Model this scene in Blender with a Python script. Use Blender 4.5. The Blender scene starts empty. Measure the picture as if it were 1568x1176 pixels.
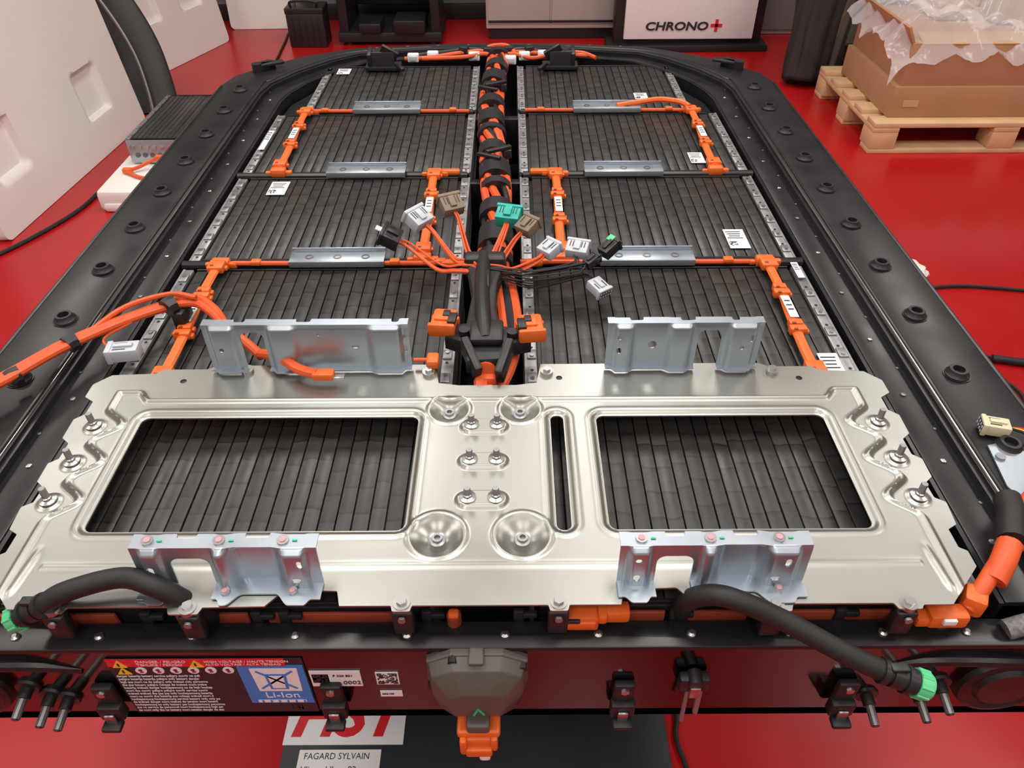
import bpy, bmesh, math, random
import numpy as np
from mathutils import Vector, Matrix, Euler
random.seed(4)
scn = bpy.context.scene
scn.view_settings.view_transform = 'Standard'
scn.view_settings.look = 'None'
scn.view_settings.exposure = 0.0
PI = math.pi

# ------------------------------------------------------------------ materials
def mat(name, col, rough=.5, metal=0., var=0., vscale=8., bump=0., bscale=60., coat=0., rvar=0., alpha=1., stretch=None):
    m = bpy.data.materials.new(name); m.use_nodes = True
    nt = m.node_tree; N = nt.nodes; L = nt.links
    p = N['Principled BSDF']
    p.inputs['Base Color'].default_value = (*col, 1)
    p.inputs['Roughness'].default_value = rough
    p.inputs['Metallic'].default_value = metal
    p.inputs['Coat Weight'].default_value = coat
    p.inputs['Coat Roughness'].default_value = .12
    p.inputs['Alpha'].default_value = alpha
    tc = N.new('ShaderNodeTexCoord')
    src = tc.outputs['Object']
    if stretch:
        mp = N.new('ShaderNodeMapping'); mp.inputs['Scale'].default_value = stretch
        L.new(src, mp.inputs['Vector']); src = mp.outputs['Vector']
    nz = N.new('ShaderNodeTexNoise'); nz.inputs['Scale'].default_value = vscale; nz.inputs['Detail'].default_value = 5
    L.new(src, nz.inputs['Vector']); fac = nz.outputs['Fac']
    v = max(var, .04)
    mx = N.new('ShaderNodeMix'); mx.data_type = 'RGBA'
    mx.inputs['A'].default_value = (*[c*(1-v) for c in col], 1)
    mx.inputs['B'].default_value = (*[min(1, c*(1+v)) for c in col], 1)
    L.new(fac, mx.inputs['Factor']); L.new(mx.outputs['Result'], p.inputs['Base Color'])
    if rvar:
        mr = N.new('ShaderNodeMapRange')
        mr.inputs['From Min'].default_value = .3; mr.inputs['From Max'].default_value = .7
        mr.inputs['To Min'].default_value = max(.02, rough-rvar); mr.inputs['To Max'].default_value = rough+rvar
        L.new(fac, mr.inputs['Value']); L.new(mr.outputs['Result'], p.inputs['Roughness'])
    if bump:
        n2 = N.new('ShaderNodeTexNoise'); n2.inputs['Scale'].default_value = bscale; n2.inputs['Detail'].default_value = 3
        L.new(src, n2.inputs['Vector'])
        b = N.new('ShaderNodeBump'); b.inputs['Strength'].default_value = bump; b.inputs['Distance'].default_value = .01
        L.new(n2.outputs['Fac'], b.inputs['Height']); L.new(b.outputs['Normal'], p.inputs['Normal'])
    return m

def cellmat(name, col, rough, ph):
    """pouch-cell film: long strips with faint crease lines across them"""
    m = bpy.data.materials.new(name); m.use_nodes = True
    N = m.node_tree.nodes; L = m.node_tree.links; p = N['Principled BSDF']
    tc = N.new('ShaderNodeTexCoord')
    mp = N.new('ShaderNodeMapping'); mp.inputs['Location'].default_value = (0, ph, 0); L.new(tc.outputs['Object'], mp.inputs['Vector'])
    wv = N.new('ShaderNodeTexWave'); wv.wave_type = 'BANDS'; wv.bands_direction = 'Y'; wv.wave_profile = 'SAW'
    wv.inputs['Scale'].default_value = 7.6; wv.inputs['Distortion'].default_value = .9; wv.inputs['Detail'].default_value = 1.; wv.inputs['Detail Scale'].default_value = 5.
    L.new(mp.outputs['Vector'], wv.inputs['Vector'])
    cr_ = N.new('ShaderNodeValToRGB'); e = cr_.color_ramp.elements
    e[0].position = 0; e[0].color = (*[c*.30 for c in col], 1); e[1].position = .13; e[1].color = (*col, 1)
    k = e.new(1.0); k.color = (*[c*1.35 for c in col], 1)
    L.new(wv.outputs['Fac'], cr_.inputs['Fac'])
    nz = N.new('ShaderNodeTexNoise'); nz.inputs['Scale'].default_value = 30; nz.inputs['Detail'].default_value = 6; L.new(mp.outputs['Vector'], nz.inputs['Vector'])
    mx = N.new('ShaderNodeMix'); mx.data_type = 'RGBA'; mx.blend_type = 'MULTIPLY'; mx.inputs['Factor'].default_value = .55
    L.new(cr_.outputs['Color'], mx.inputs['A']); L.new(nz.outputs['Fac'], mx.inputs['B']); L.new(mx.outputs['Result'], p.inputs['Base Color'])
    mr = N.new('ShaderNodeMapRange'); mr.inputs['From Min'].default_value = .3; mr.inputs['From Max'].default_value = .7
    mr.inputs['To Min'].default_value = rough-.08; mr.inputs['To Max'].default_value = rough+.08
    L.new(nz.outputs['Fac'], mr.inputs['Value']); L.new(mr.outputs['Result'], p.inputs['Roughness'])
    b = N.new('ShaderNodeBump'); b.inputs['Strength'].default_value = .14; b.inputs['Distance'].default_value = .003
    L.new(wv.outputs['Fac'], b.inputs['Height'])
    b2 = N.new('ShaderNodeBump'); b2.inputs['Strength'].default_value = .05; b2.inputs['Distance'].default_value = .01
    L.new(nz.outputs['Fac'], b2.inputs['Height']); L.new(b.outputs['Normal'], b2.inputs['Normal']); L.new(b2.outputs['Normal'], p.inputs['Normal'])
    return m

M_floor = mat('red_epoxy', (.43, .008, .010), .28, 0, .24, 1.3, .02, 30, rvar=.08)
M_tray = mat('black_paint', (.010, .010, .011), .36, 0, .2, 12, rvar=.06)
M_front = mat('glossy_black_paint', (.095, .078, .082), .11, 1.0, .15, 12)
M_cells = [cellmat('cell_film', (.032, .032, .029), .41, 0), cellmat('cell_film_dark', (.025, .025, .024), .43, .013), cellmat('cell_film_worn', (.040, .039, .034), .38, -.008)]
M_blk = mat('black_plastic', (.013, .013, .014), .43, 0, .2, 20)
M_rub = mat('black_rubber', (.012, .012, .012), .58, 0, .3, 40, .05, 400)
M_ora = mat('orange_plastic', (.75, .135, .018), .45, 0, .14, 30)
M_oraC = mat('orange_cable', (.68, .092, .018), .48, 0, .18, 25)
M_oraD = mat('orange_sheet', (.28, .045, .02), .5, 0, .2, 9)
M_zinc = mat('galvanised_steel', (.375, .385, .355), .36, .93, .09, 5, .02, 18, rvar=.05)
M_zinc2 = mat('galvanised_blue', (.40, .46, .51), .37, .85, .06, 20, .02, 60, rvar=.04)
M_alu = mat('cast_aluminium', (.33, .335, .34), .45, .8, .2, 40, .05, 80, rvar=.08)
M_steel = mat('bolt_steel', (.44, .44, .43), .30, .95, .1, 50)
M_rivet = mat('dark_rivet', (.20, .20, .20), .4, .8, .1, 50)
M_white = mat('white_label', (.80, .82, .83), .4, 0, .05, 20)
M_ink = mat('label_ink', (.02, .02, .024), .5)
M_red = mat('label_red', (.66, .02, .03), .4)
M_blue = mat('label_blue', (.02, .22, .62), .4)
M_yel = mat('label_yellow', (.85, .55, .03), .4)
M_teal = mat('teal_plastic', (.01, .38, .32), .4)
M_grn = mat('green_cap', (.10, .58, .26), .45)
M_grey = mat('grey_plastic', (.50, .54, .58), .45)
M_brn = mat('brown_grey_plastic', (.20, .15, .10), .5)
M_cap = mat('taupe_plastic', (.085, .076, .066), .42, 0, .1, 20)
M_foam = mat('polystyrene', (.80, .78, .74), .75, 0, .05, 3, .10, 160)
M_card = mat('cardboard', (.44, .235, .12), .8, 0, .12, 5)
M_card2 = mat('cardboard_light', (.52, .33, .17), .8, 0, .1, 5)
M_wood = mat('pallet_wood', (.66, .44, .24), .75, 0, .25, 9, .06, 60)
M_cloth = mat('jacket_fabric', (.020, .019, .018), .7, 0, .4, 12, .2, 200)
M_cloth2 = mat('jacket_fabric_olive', (.075, .060, .048), .8, 0, .4, 12, .2, 200)
M_wall = mat('wall_paint', (.20, .20, .20), .8, 0, .1, 2)
M_wallL = mat('wall_paint_light', (.50, .50, .49), .8, 0, .1, 2)
M_ceil = mat('ceiling_paint', (.42, .42, .41), .9, 0, .05, 2)
M_cab = mat('cabinet_paint', (.42, .41, .37), .5, 0, .05, 3)
M_mat = mat('banner_black', (.020, .023, .028), .5, 0, .2, 9)
M_wrap = mat('plastic_film', (.90, .90, .90), .10, 0, .02, 9, .12, 18, alpha=.36)
M_tape = mat('tape', (.55, .40, .2), .3)
M_lamp = mat('lamp_housing', (.7, .7, .7), .5)
M_pink = mat('paint_mark_pink', (.60, .30, .34), .5)
M_gmark = mat('paint_mark_green', (.02, .55, .25), .5)
M_cream = mat('cream_plastic', (.65, .6, .4), .5)
M_braid = mat('speckled_braid', (.16, .16, .16), .6, 0, .9, 260)

# ------------------------------------------------------------------ mesh builder
def cr(pts, sub=6):
    P = [Vector(p) for p in pts]
    if len(P) < 3: return P
    Q = [P[0]*2-P[1]]+P+[P[-1]*2-P[-2]]
    out = []
    for i in range(1, len(Q)-2):
        a, b, c, d = Q[i-1:i+3]
        for k in range(sub):
            t = k/sub
            out.append(.5*((2*b)+(c-a)*t+(2*a-5*b+4*c-d)*t*t+(3*b-a-3*c+d)*t**3))
    out.append(P[-1])
    return out

class MB:
    def __init__(s, name): s.name = name; s.bm = bmesh.new(); s.mats = []
    def mi(s, m):
        if m not in s.mats: s.mats.append(m)
        return s.mats.index(m)
    def merge(s, t, m, M=None):
        k = s.mi(m)
        for f in t.faces: f.material_index = k
        if M is not None: t.transform(M)
        me = bpy.data.meshes.new('t'); t.to_mesh(me); t.free()
        s.bm.from_mesh(me); bpy.data.meshes.remove(me)
    def box(s, c, d, m, bev=0., rot=None, M=None):
        t = bmesh.new(); bmesh.ops.create_cube(t, size=1)
        bmesh.ops.scale(t, vec=d, verts=t.verts)
        if bev: bmesh.ops.bevel(t, geom=list(t.edges), offset=min(bev, min(d)*.45), segments=2, affect='EDGES', profile=.5)
        X = Matrix.Translation(c)
        if rot: X = X @ Euler(rot).to_matrix().to_4x4()
        if M is not None: X = M @ X
        s.merge(t, m, X)
    def cyl(s, p0, p1, r, m, r2=None, seg=16, M=None):
        p0, p1 = Vector(p0), Vector(p1); d = p1-p0
        t = bmesh.new(); bmesh.ops.create_cone(t, cap_ends=True, segments=seg, radius1=r, radius2=r if r2 is None else r2, depth=d.length)
        X = Matrix.Translation((p0+p1)/2) @ d.to_track_quat('Z', 'Y').to_matrix().to_4x4()
        if M is not None: X = M @ X
        s.merge(t, m, X)
    def tube(s, pts, r, m, seg=8, sub=6, M=None, flat=1.):
        P = cr(pts, sub); t = bmesh.new(); rings = []
        up = Vector((0, 0, 1)); n = len(P)
        T = [(P[min(i+1, n-1)]-P[max(i-1, 0)]).normalized() for i in range(n)]
        if abs(T[0].dot(up)) > .95: up = Vector((1, 0, 0))
        for i in range(n):
            a = T[i].cross(up).normalized(); b = a.cross(T[i]).normalized(); up = b
            rr = r(i/(n-1)) if callable(r) else r
            rings.append([t.verts.new(P[i]+(a*math.cos(2*PI*k/seg)+b*flat*math.sin(2*PI*k/seg))*rr) for k in range(seg)])
        for i in range(n-1):
            for k in range(seg):
                t.faces.new((rings[i][k], rings[i][(k+1) % seg], rings[i+1][(k+1) % seg], rings[i+1][k]))
        t.faces.new(rings[0][::-1]); t.faces.new(rings[-1])
        bmesh.ops.recalc_face_normals(t, faces=t.faces)
        s.merge(t, m, M)
    def lathe(s, prof, c, m, seg=24, M=None):
        t = bmesh.new(); R = []
        for r, z in prof:
            R.append([t.verts.new((max(r, 1e-5)*math.cos(2*PI*k/seg), max(r, 1e-5)*math.sin(2*PI*k/seg), z)) for k in range(seg)])
        for i in range(len(R)-1):
            for k in range(seg):
                t.faces.new((R[i][k], R[i][(k+1) % seg], R[i+1][(k+1) % seg], R[i+1][k]))
        bmesh.ops.recalc_face_normals(t, faces=t.faces)
        X = Matrix.Translation(c)
        if M is not None: X = M @ X
        s.merge(t, m, X)
    def prism(s, poly, z0, z1, m, M=None, bev=0.):
        t = bmesh.new()
        a = [t.verts.new((x, y, z0)) for x, y in poly]; b = [t.verts.new((x, y, z1)) for x, y in poly]
        t.faces.new(a[::-1]); t.faces.new(b); n = len(poly)
        for i in range(n): t.faces.new((a[i], a[(i+1) % n], b[(i+1) % n], b[i]))
        bmesh.ops.recalc_face_normals(t, faces=t.faces)
        if bev:
            es = [e for e in t.edges if abs(e.verts[0].co.z-z1) < 1e-6 and abs(e.verts[1].co.z-z1) < 1e-6]
            bmesh.ops.bevel(t, geom=es, offset=bev, segments=2, affect='EDGES', profile=.5)
        s.merge(t, m, M)
    def text(s, body, size, M, m, ext=.0003, align='LEFT', sx=1., shear=0., bold=0.):
        cu = bpy.data.curves.new('txt', 'FONT'); cu.body = body; cu.size = size; cu.extrude = ext
        cu.align_x = align; cu.shear = shear; cu.offset = bold; cu.resolution_u = 3
        ob = bpy.data.objects.new('txt', cu); scn.collection.objects.link(ob)
        dg = bpy.context.evaluated_depsgraph_get(); dg.update()
        me = bpy.data.meshes.new_from_object(ob.evaluated_get(dg))
        t = bmesh.new(); t.from_mesh(me); bpy.data.meshes.remove(me)
        bpy.data.objects.remove(ob); bpy.data.curves.remove(cu)
        s.merge(t, m, M @ Matrix.Diagonal((sx, 1, 1, 1)))
    def sheet(s, D, bounds, res, fmap, m, th):
        u0, u1, v0, v1 = bounds
        nu = int(round((u1-u0)/res)); nv = int(round((v1-v0)/res))
        U, V = np.meshgrid(np.linspace(u0, u1, nu+1), np.linspace(v0, v1, nv+1), indexing='ij')
        Cu = (U[:-1, :-1]+U[1:, 1:])/2; Cv = (V[:-1, :-1]+V[1:, 1:])/2
        keep = D(Cu, Cv) < 0
        used = np.zeros((nu+1, nv+1), int)
        for a in (0, 1):
            for b in (0, 1): used[a:nu+a, b:nv+b] += keep
        bd = (used > 0) & (used < 4)
        for _ in range(2):
            e = res*.25
            d = D(U, V); gx = (D(U+e, V)-D(U-e, V))/(2*e); gy = (D(U, V+e)-D(U, V-e))/(2*e)
            g = np.sqrt(gx**2+gy**2)+1e-9
            mv = np.clip(d, -res*.75, res*.75)
            U = np.where(bd, U-mv*gx/g, U); V = np.where(bd, V-mv*gy/g, V)
        X, Y, Z = fmap(U, V)
        t = bmesh.new(); vm = {}
        for i, j in zip(*np.nonzero(used)): vm[(i, j)] = t.verts.new((X[i, j], Y[i, j], Z[i, j]))
        for i, j in zip(*np.nonzero(keep)):
            t.faces.new((vm[(i, j)], vm[(i+1, j)], vm[(i+1, j+1)], vm[(i, j+1)]))
        t.normal_update()
        bmesh.ops.solidify(t, geom=list(t.faces), thickness=th)
        s.merge(t, m)
    def finish(s, loc=(0, 0, 0), rot=(0, 0, 0), ang=.6, parent=None):
        for f in s.bm.faces: f.smooth = True
        for e in s.bm.edges:
            if len(e.link_faces) == 2 and e.calc_face_angle(0) > ang: e.smooth = False
        me = bpy.data.meshes.new(s.name); s.bm.to_mesh(me); s.bm.free()
        for m in s.mats: me.materials.append(m)
        ob = bpy.data.objects.new(s.name, me); scn.collection.objects.link(ob)
        ob.location = loc; ob.rotation_euler = rot
        if parent: ob.parent = parent
        return ob

def sdb(x, y, cx, cy, hx, hy, r):
    qx = np.abs(x-cx)-hx+r; qy = np.abs(y-cy)-hy+r
    return np.hypot(np.maximum(qx, 0), np.maximum(qy, 0))+np.minimum(np.maximum(qx, qy), 0)-r
def sdpoly(x, y, V):
    d = np.full(x.shape, 1e9); s = np.ones(x.shape); n = len(V)
    for i in range(n):
        ax, ay = V[i]; bx, by = V[i-1]
        ex, ey = bx-ax, by-ay; wx, wy = x-ax, y-ay
        t = np.clip((wx*ex+wy*ey)/(ex*ex+ey*ey), 0, 1)
        px, py = wx-ex*t, wy-ey*t
        d = np.minimum(d, px*px+py*py)
        c1 = y >= ay; c2 = y < by; c3 = ex*wy > ey*wx
        s = np.where((c1 & c2 & c3) | (~c1 & ~c2 & ~c3), -s, s)
    return s*np.sqrt(d)
def ss(a, b, x):
    t = np.clip((x-a)/(b-a), 0, 1); return t*t*(3-2*t)
def mirror(h):
    return h+[(-x, y) for x, y in h[::-1] if abs(x) > 1e-6]

# ------------------------------------------------------------------ room
def slab(name, c, d, m):
    b = MB(name); b.box(c, d, m); return b.finish()
slab('floor', (.25, 1.4, -.05), (9.0, 9.2, .1), M_floor)
slab('ceiling', (.25, 1.4, 3.45), (9.0, 9.2, .1), M_ceil)
slab('wall_back', (.25, 5.80, 1.7), (9.0, .1, 3.4), M_wall)
slab('wall_front', (.25, -3.15, 1.7), (9.0, .1, 3.4), M_wallL)
slab('wall_left', (-4.2, 1.32, 1.7), (.1, 8.84, 3.4), M_wallL)
slab('wall_right', (4.7, 1.32, 1.7), (.1, 8.84, 3.4), M_wallL)
b = MB('baseboard_back'); b.box((.25, 5.735, .05), (8.7, .03, .1), M_blk, .004); b.finish()

for ix, lx in enumerate((-2.8, -.80, .62, 2.6)):
    for iy, ly in enumerate((-1.2, 1.1, 3.35)):
        b = MB('ceiling_light')
        W, Hh = (.60, 1.20)
        b.box((0, 0, .03), (W+.04, Hh+.04, .06), M_lamp, .01)
        for k in (-1, 1): b.box((k*(W/2+.025), 0, .02), (.01, Hh+.06, .08), M_lamp)
        for k in (-1, 1): b.box((0, k*(Hh/2+.025), .015), (W+.04, .01, .07), M_lamp)
        b.finish((lx, ly, 3.34))
        ld = bpy.data.lights.new('tube_light', 'AREA'); ld.shape = 'RECTANGLE'; ld.size = W-.04; ld.size_y = Hh-.04
        ld.energy = (24, 28, 28)[iy]; ld.color = (1, .965, .92)
        lo = bpy.data.objects.new('tube_light', ld); scn.collection.objects.link(lo); lo.location = (lx, ly, 3.33)
w = bpy.data.worlds.new('World'); scn.world = w; w.use_nodes = True
w.node_tree.nodes['Background'].inputs['Color'].default_value = (.6, .62, .65, 1)
w.node_tree.nodes['Background'].inputs['Strength'].default_value = .4

# ------------------------------------------------------------------ camera
cam = bpy.data.cameras.new('camera'); cam.lens = 26.68; cam.sensor_width = 36
co = bpy.data.objects.new('camera', cam); scn.collection.objects.link(co)
co.matrix_world = Matrix.Translation((.034, 0, 1.5)) @ Matrix.Rotation(math.radians(49.63), 4, 'X') @ Matrix.Rotation(-.0055, 4, 'Z')
scn.camera = co

PACK = bpy.data.objects.new('battery_pack', None); scn.collection.objects.link(PACK)

# ------------------------------------------------------------------ battery tray
b = MB('battery_tray')
outer = [(.0, .432), (.655, .432), (.71, .46), (.735, .53), (.735, 2.06), (.718, 2.13), (.64, 2.225), (.56, 2.295), (.43, 2.365), (.2, 2.40), (0, 2.41)]
b.prism(mirror(outer), .617, .632, M_tray)
oR = [(.735, .47), (.735, 2.06), (.718, 2.13), (.64, 2.225), (.56, 2.295), (.43, 2.365), (.2, 2.40), (0, 2.41)]
iR = [(.618, .47), (.618, 2.00), (.605, 2.07), (.555, 2.165), (.48, 2.26), (.41, 2.318), (.2, 2.357), (0, 2.367)]
def U(o, i): return o+[(-x, y) for x, y in o[-2::-1]]+[(-x, y) for x, y in i]+i[-2::-1]
b.prism(U(oR, iR), .794, .802, M_tray, bev=.003)
iR2 = [(.723, .47), (.723, 2.06), (.706, 2.12), (.63, 2.215), (.55, 2.285), (.42, 2.352), (.2, 2.388), (0, 2.398)]
b.prism(U(oR, iR2), .632, .795, M_tray)
iR3 = [(.566, .47), (.566, 1.98), (.555, 2.04), (.525, 2.12), (.46, 2.22), (.39, 2.290), (.2, 2.337), (0, 2.347)]
b.prism(U(iR, iR3), .780, .787, M_tray, bev=.002)
iR4 = [(.612, .47), (.612, 2.00), (.60, 2.07), (.55, 2.160), (.475, 2.255), (.405, 2.312), (.2, 2.352), (0, 2.362)]
b.prism(U([(x+.0001, y) for x, y in iR], iR4), .632, .797, M_tray)
iR5 = [(.560, .47), (.560, 1.98), (.549, 2.04), (.519, 2.12), (.454, 2.215), (.384, 2.284), (.2, 2.331), (0, 2.341)]
b.prism(U(iR3, iR5), .632, .785, M_tray)
for sx in (-1, 1):
    b.tube([(sx*.628, .5, .802), (sx*.628, 1.2, .802), (sx*.628, 2.0, .802), (sx*.612, 2.08, .802), (sx*.565, 2.17, .802), (sx*.49, 2.27, .802), (sx*.41, 2.328, .802), (sx*.2, 2.368, .802)], .0032, M_tray, 8, 4)
    b.tube([(sx*.733, .53, .80), (sx*.733, 1.2, .80), (sx*.733, 2.05, .80)], .004, M_tray, 8, 2)
    y1_ = 1.15 if sx > 0 else 1.0
    b.tube([(sx*.622, .50, .8028), (sx*.622, .8, .8028), (sx*.622, y1_, .8028)], .0018 if sx > 0 else .0009, M_steel, 6, 2)
    for k in range(-2, 9):
        y = .836+.147*k
        b.lathe([(.0, 0), (.017, 0), (.017, .003), (.0145, .005), (.0125, .011), (.0085, .011), (.0075, .003), (0, .003)], (sx*.672, y, .802), M_blk, 22)
        b.lathe([(.0165, .0), (.019, .0), (.019, .0015), (.0165, .0015)], (sx*.672, y, .802), M_tray, 22)
    for k in range(12):
        y = .55+.13*k
        b.lathe([(.0040, 0), (.0040, .002), (.002, .003), (0, .003)], (sx*.590, y, .787), M_steel if k % 2 else M_rivet, 10)
        b.lathe([(.0025, 0), (.0025, .001), (0, .0015)], (sx*.605, y+.06, .787), M_rivet, 8)
    b.box((sx*.650, 2.185, .81), (.05, .03, .02), M_blk, .004, (0, 0, -sx*.8))
    b.cyl((sx*.665, 2.165, .80), (sx*.665, 2.165, .822), .014, M_blk)
    b.cyl((sx*.635, 2.20, .80), (sx*.635, 2.20, .818), .011, M_blk)
    b.box((sx*.630, 2.185, .816), (.07, .022, .008), M_blk, .003, (0, 0, -sx*.5))
    b.prism([(sx*.497, 1.93), (sx*.556, 1.93), (sx*.548, 2.02), (sx*.512, 2.10), (sx*.497, 2.13)], .632, .76, M_tray)
for k in range(9):
    x = -.36+.09*k
    b.cyl((x, 2.380-.18*x*x, .80), (x, 2.380-.18*x*x, .806), .005, M_rivet, seg=8)
fw = [(-.655, .432), (.655, .432), (.71, .46), (.735, .53), (.723, .53), (.70, .47), (.65, .442), (-.65, .442), (-.70, .47), (-.723, .53), (-.735, .53), (-.71, .46)]
b.prism(fw, .617, .765, M_front)
b.prism([(-.655, .430), (.655, .430), (.71, .458), (.71, .475), (.62, .463), (-.62, .463), (-.71, .475), (-.71, .458)], .762, .768, M_tray, bev=.002)
for x in (-.50, -.41, -.31, -.20, -.08, .025, .125, .225, .33, .43, .52, .58):
    b.lathe([(.0050, 0), (.0050, .002), (.0025, .004), (0, .004)], (x, .446, .768), M_steel, 10)
FRX = Matrix.Translation((0, .432, 0)) @ Matrix.Rotation(PI/2, 4, 'X')
for sx in (-1, 1):
    b.tube([(sx*.44, .438, .722), (sx*.50, .433, .736), (sx*.58, .432, .734), (sx*.66, .442, .71)], .008, M_tray, 10, 5)
    b.lathe([(.052, 0), (.050, .006), (.044, .008), (.038, .004), (.034, .004), (.030, .009), (0, .010)], (sx*.585, .686, 0), M_tray, 36, FRX)
    for (x, z) in ((.493, .672), (.512, .690), (.438 if sx > 0 else .476, .664)):
        b.lathe([(.014, 0), (.013, .003), (0, .004)], (sx*x, z, 0), M_tray, 20, FRX)
        b.cyl((sx*x, .434, z), (sx*x, .418, z-.002), .007, M_blk, seg=12)
        b.cyl((sx*x, .418, z-.002), (sx*x, .397, z-.006), .0048, M_rivet, seg=10)
        b.cyl((sx*x, .400, z-.005), (sx*x, .396, z-.006), .0034, M_blk, seg=10)
for x in (-.425, -.170, .158, .408):
    b.box((x, .427, .680), (.024, .010, .04), M_blk, .003)
    b.box((x, .422, .655), (.028, .014, .026), M_blk, .003)
    b.box((x, .413, .648), (.012, .004, .022), M_steel, .002)
    b.box((x, .410, .640), (.022, .014, .007), M_blk, .002)
    b.cyl((x, .432, .692), (x, .419, .692), .005, M_steel, seg=6)
b.box((.232, .424, .708), (.034, .014, .026), M_blk, .004); b.cyl((.232, .43, .718), (.232, .413, .718), .008, M_blk); b.box((.232, .414, .704), (.012, .006, .02), M_steel, .002)
b.cyl((.24, .420, .70), (.24, .416, .655), .0032, M_alu); b.cyl((.226, .420, .70), (.226, .414, .640), .0025, M_alu)
for y in (1.175, 1.5375, 1.90):
    wx = .555 if y < 1.8 else .50
    b.box((0, y, .71), (2*wx, .024, .12), M_tray, .003)
    for sx in (-1, 1):
        b.tube([(sx*.06, y+.004, .781), (sx*.3, y+.004, .781), (sx*wx, y+.004, .781)], .009, M_tray, 10, 3)
b.box((0, .812, .705), (1.11, .016, .14), M_tray, .003)
for x0, x1 in ((-.53, -.40), (-.335, -.255), (-.235, -.075), (.10, .20), (.225, .29), (.32, .46)):
    b.box(((x0+x1)/2, .4695, .725), (x1-x0, .005, .10), M_oraD, .002)
for x in (-.365, -.245, -.215, -.06, .04, .21, .305, .39):
    b.box((x, .467, .765), (.012, .007, .035), M_blk, .002)
    b.box((x+.012, .466, .775), (.016, .007, .008), M_blk, .002)
b.tube([(.560, .446, .772), (.585, .449, .780), (.62, .455, .780), (.68, .47, .785)], .011, M_braid, 12, 6)
tray = b.finish(parent=PACK)

# ------------------------------------------------------------------ battery modules
def module_mesh(name, wx, dy=.335, cols=22, parent=None):
    b = MB(name); H = .105
    b.box((0, 0, -H/2-.004), (wx-.02, dy, H-.008), M_blk, .002)
    cw = (wx-.05)/cols
    rnd = random.Random(7)
    for i in range(cols):
        ct = rnd.uniform(-.014, .014)
        gap = .0022 if i % 2 else .0012
        b.box((-wx/2+.025+cw*(i+.5), 0, -.0042+rnd.uniform(-.0003, .0003)), (cw-gap, dy-.010, .006), M_cells[(i*2+i//3) % 3], .0008, (rnd.uniform(-.0008, .0008), ct, 0))
    for sx in (-1, 1):
        b.box((sx*(wx/2-.010), 0, -.004), (.018, dy, .007), M_alu, .002)
        b.box((sx*(wx/2-.002), 0, -H/2), (.004, dy, H), M_alu)
        for k in range(6):
            y = -dy/2+.03+k*(dy-.06)/5
            b.box((sx*(wx/2-.011), y, .0005), (.014, .022, .003), M_alu, .0012)
            b.cyl((sx*(wx/2-.011), y+.004, .001), (sx*(wx/2-.011), y+.004, .0035), .0034, M_steel, seg=8)
            b.cyl((sx*(wx/2-.011), y-.018, -.002), (sx*(wx/2-.011), y-.018, .0002), .0025, M_blk, seg=8)
    for sy in (-1, 1): b.box((0, sy*(dy/2-.002), -.001), (wx-.05, .004, .004), M_blk, .001)
    return b.finish(parent=parent)
ZM = .785
rows_y = [.642, .9925, 1.3575, 1.7175, 2.0825]
first = None
for r, y in enumerate(rows_y):
    for sx in (-1, 1):
        if r == 4:
            o = module_mesh('battery_module', .435, cols=19, parent=PACK)
            o.location = (sx*(.053+.2175), y, ZM)
        elif first is None:
            first = module_mesh('battery_module', .495, parent=PACK); o = first
            o.location = (sx*.3005, y, ZM)
        else:
            o = bpy.data.objects.new('battery_module', first.data); scn.collection.objects.link(o)
            o.location = (sx*.3005, y, ZM); o.parent = PACK
        if sx > 0: o.rotation_euler = (0, 0, PI)

def label(x, y, w, h, z=.7865, rz=0, plain=False):
    b = MB('module_label'); b.box((0, 0, 0), (w, h, .0006), M_white)
    for k in range(4): b.box((-w*.05, h*(.36-.11*k), .0005), (w*(.75-.1*(k % 3)), h*.035, .0004), M_ink)
    rnd = random.Random(int(x*1000))
    n = 7; q = min(w, h)*.4
    for i in range(0 if plain else n):
        for j in range(n):
            if rnd.random() < .5: b.box((-w*.22+q*(i/n-.5), -h*.25+q*(j/n-.5), .0005), (q/n, q/n, .0004), M_ink)
    return b.finish((x, y, z), (0, 0, rz), parent=PACK)
label(-.435, 2.205, .036, .045); label(.375, 2.0, .034, .045)
label(.448, 1.615, .032, .055); label(-.452, 1.475, .038, .060); label(.455, 1.255, .038, .070)
label(.512, .87, .030, .075); label(-.535, 1.72, .013, .11, .7895, plain=True); label(.535, 1.14, .012, .05, .7895, plain=True)

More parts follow.
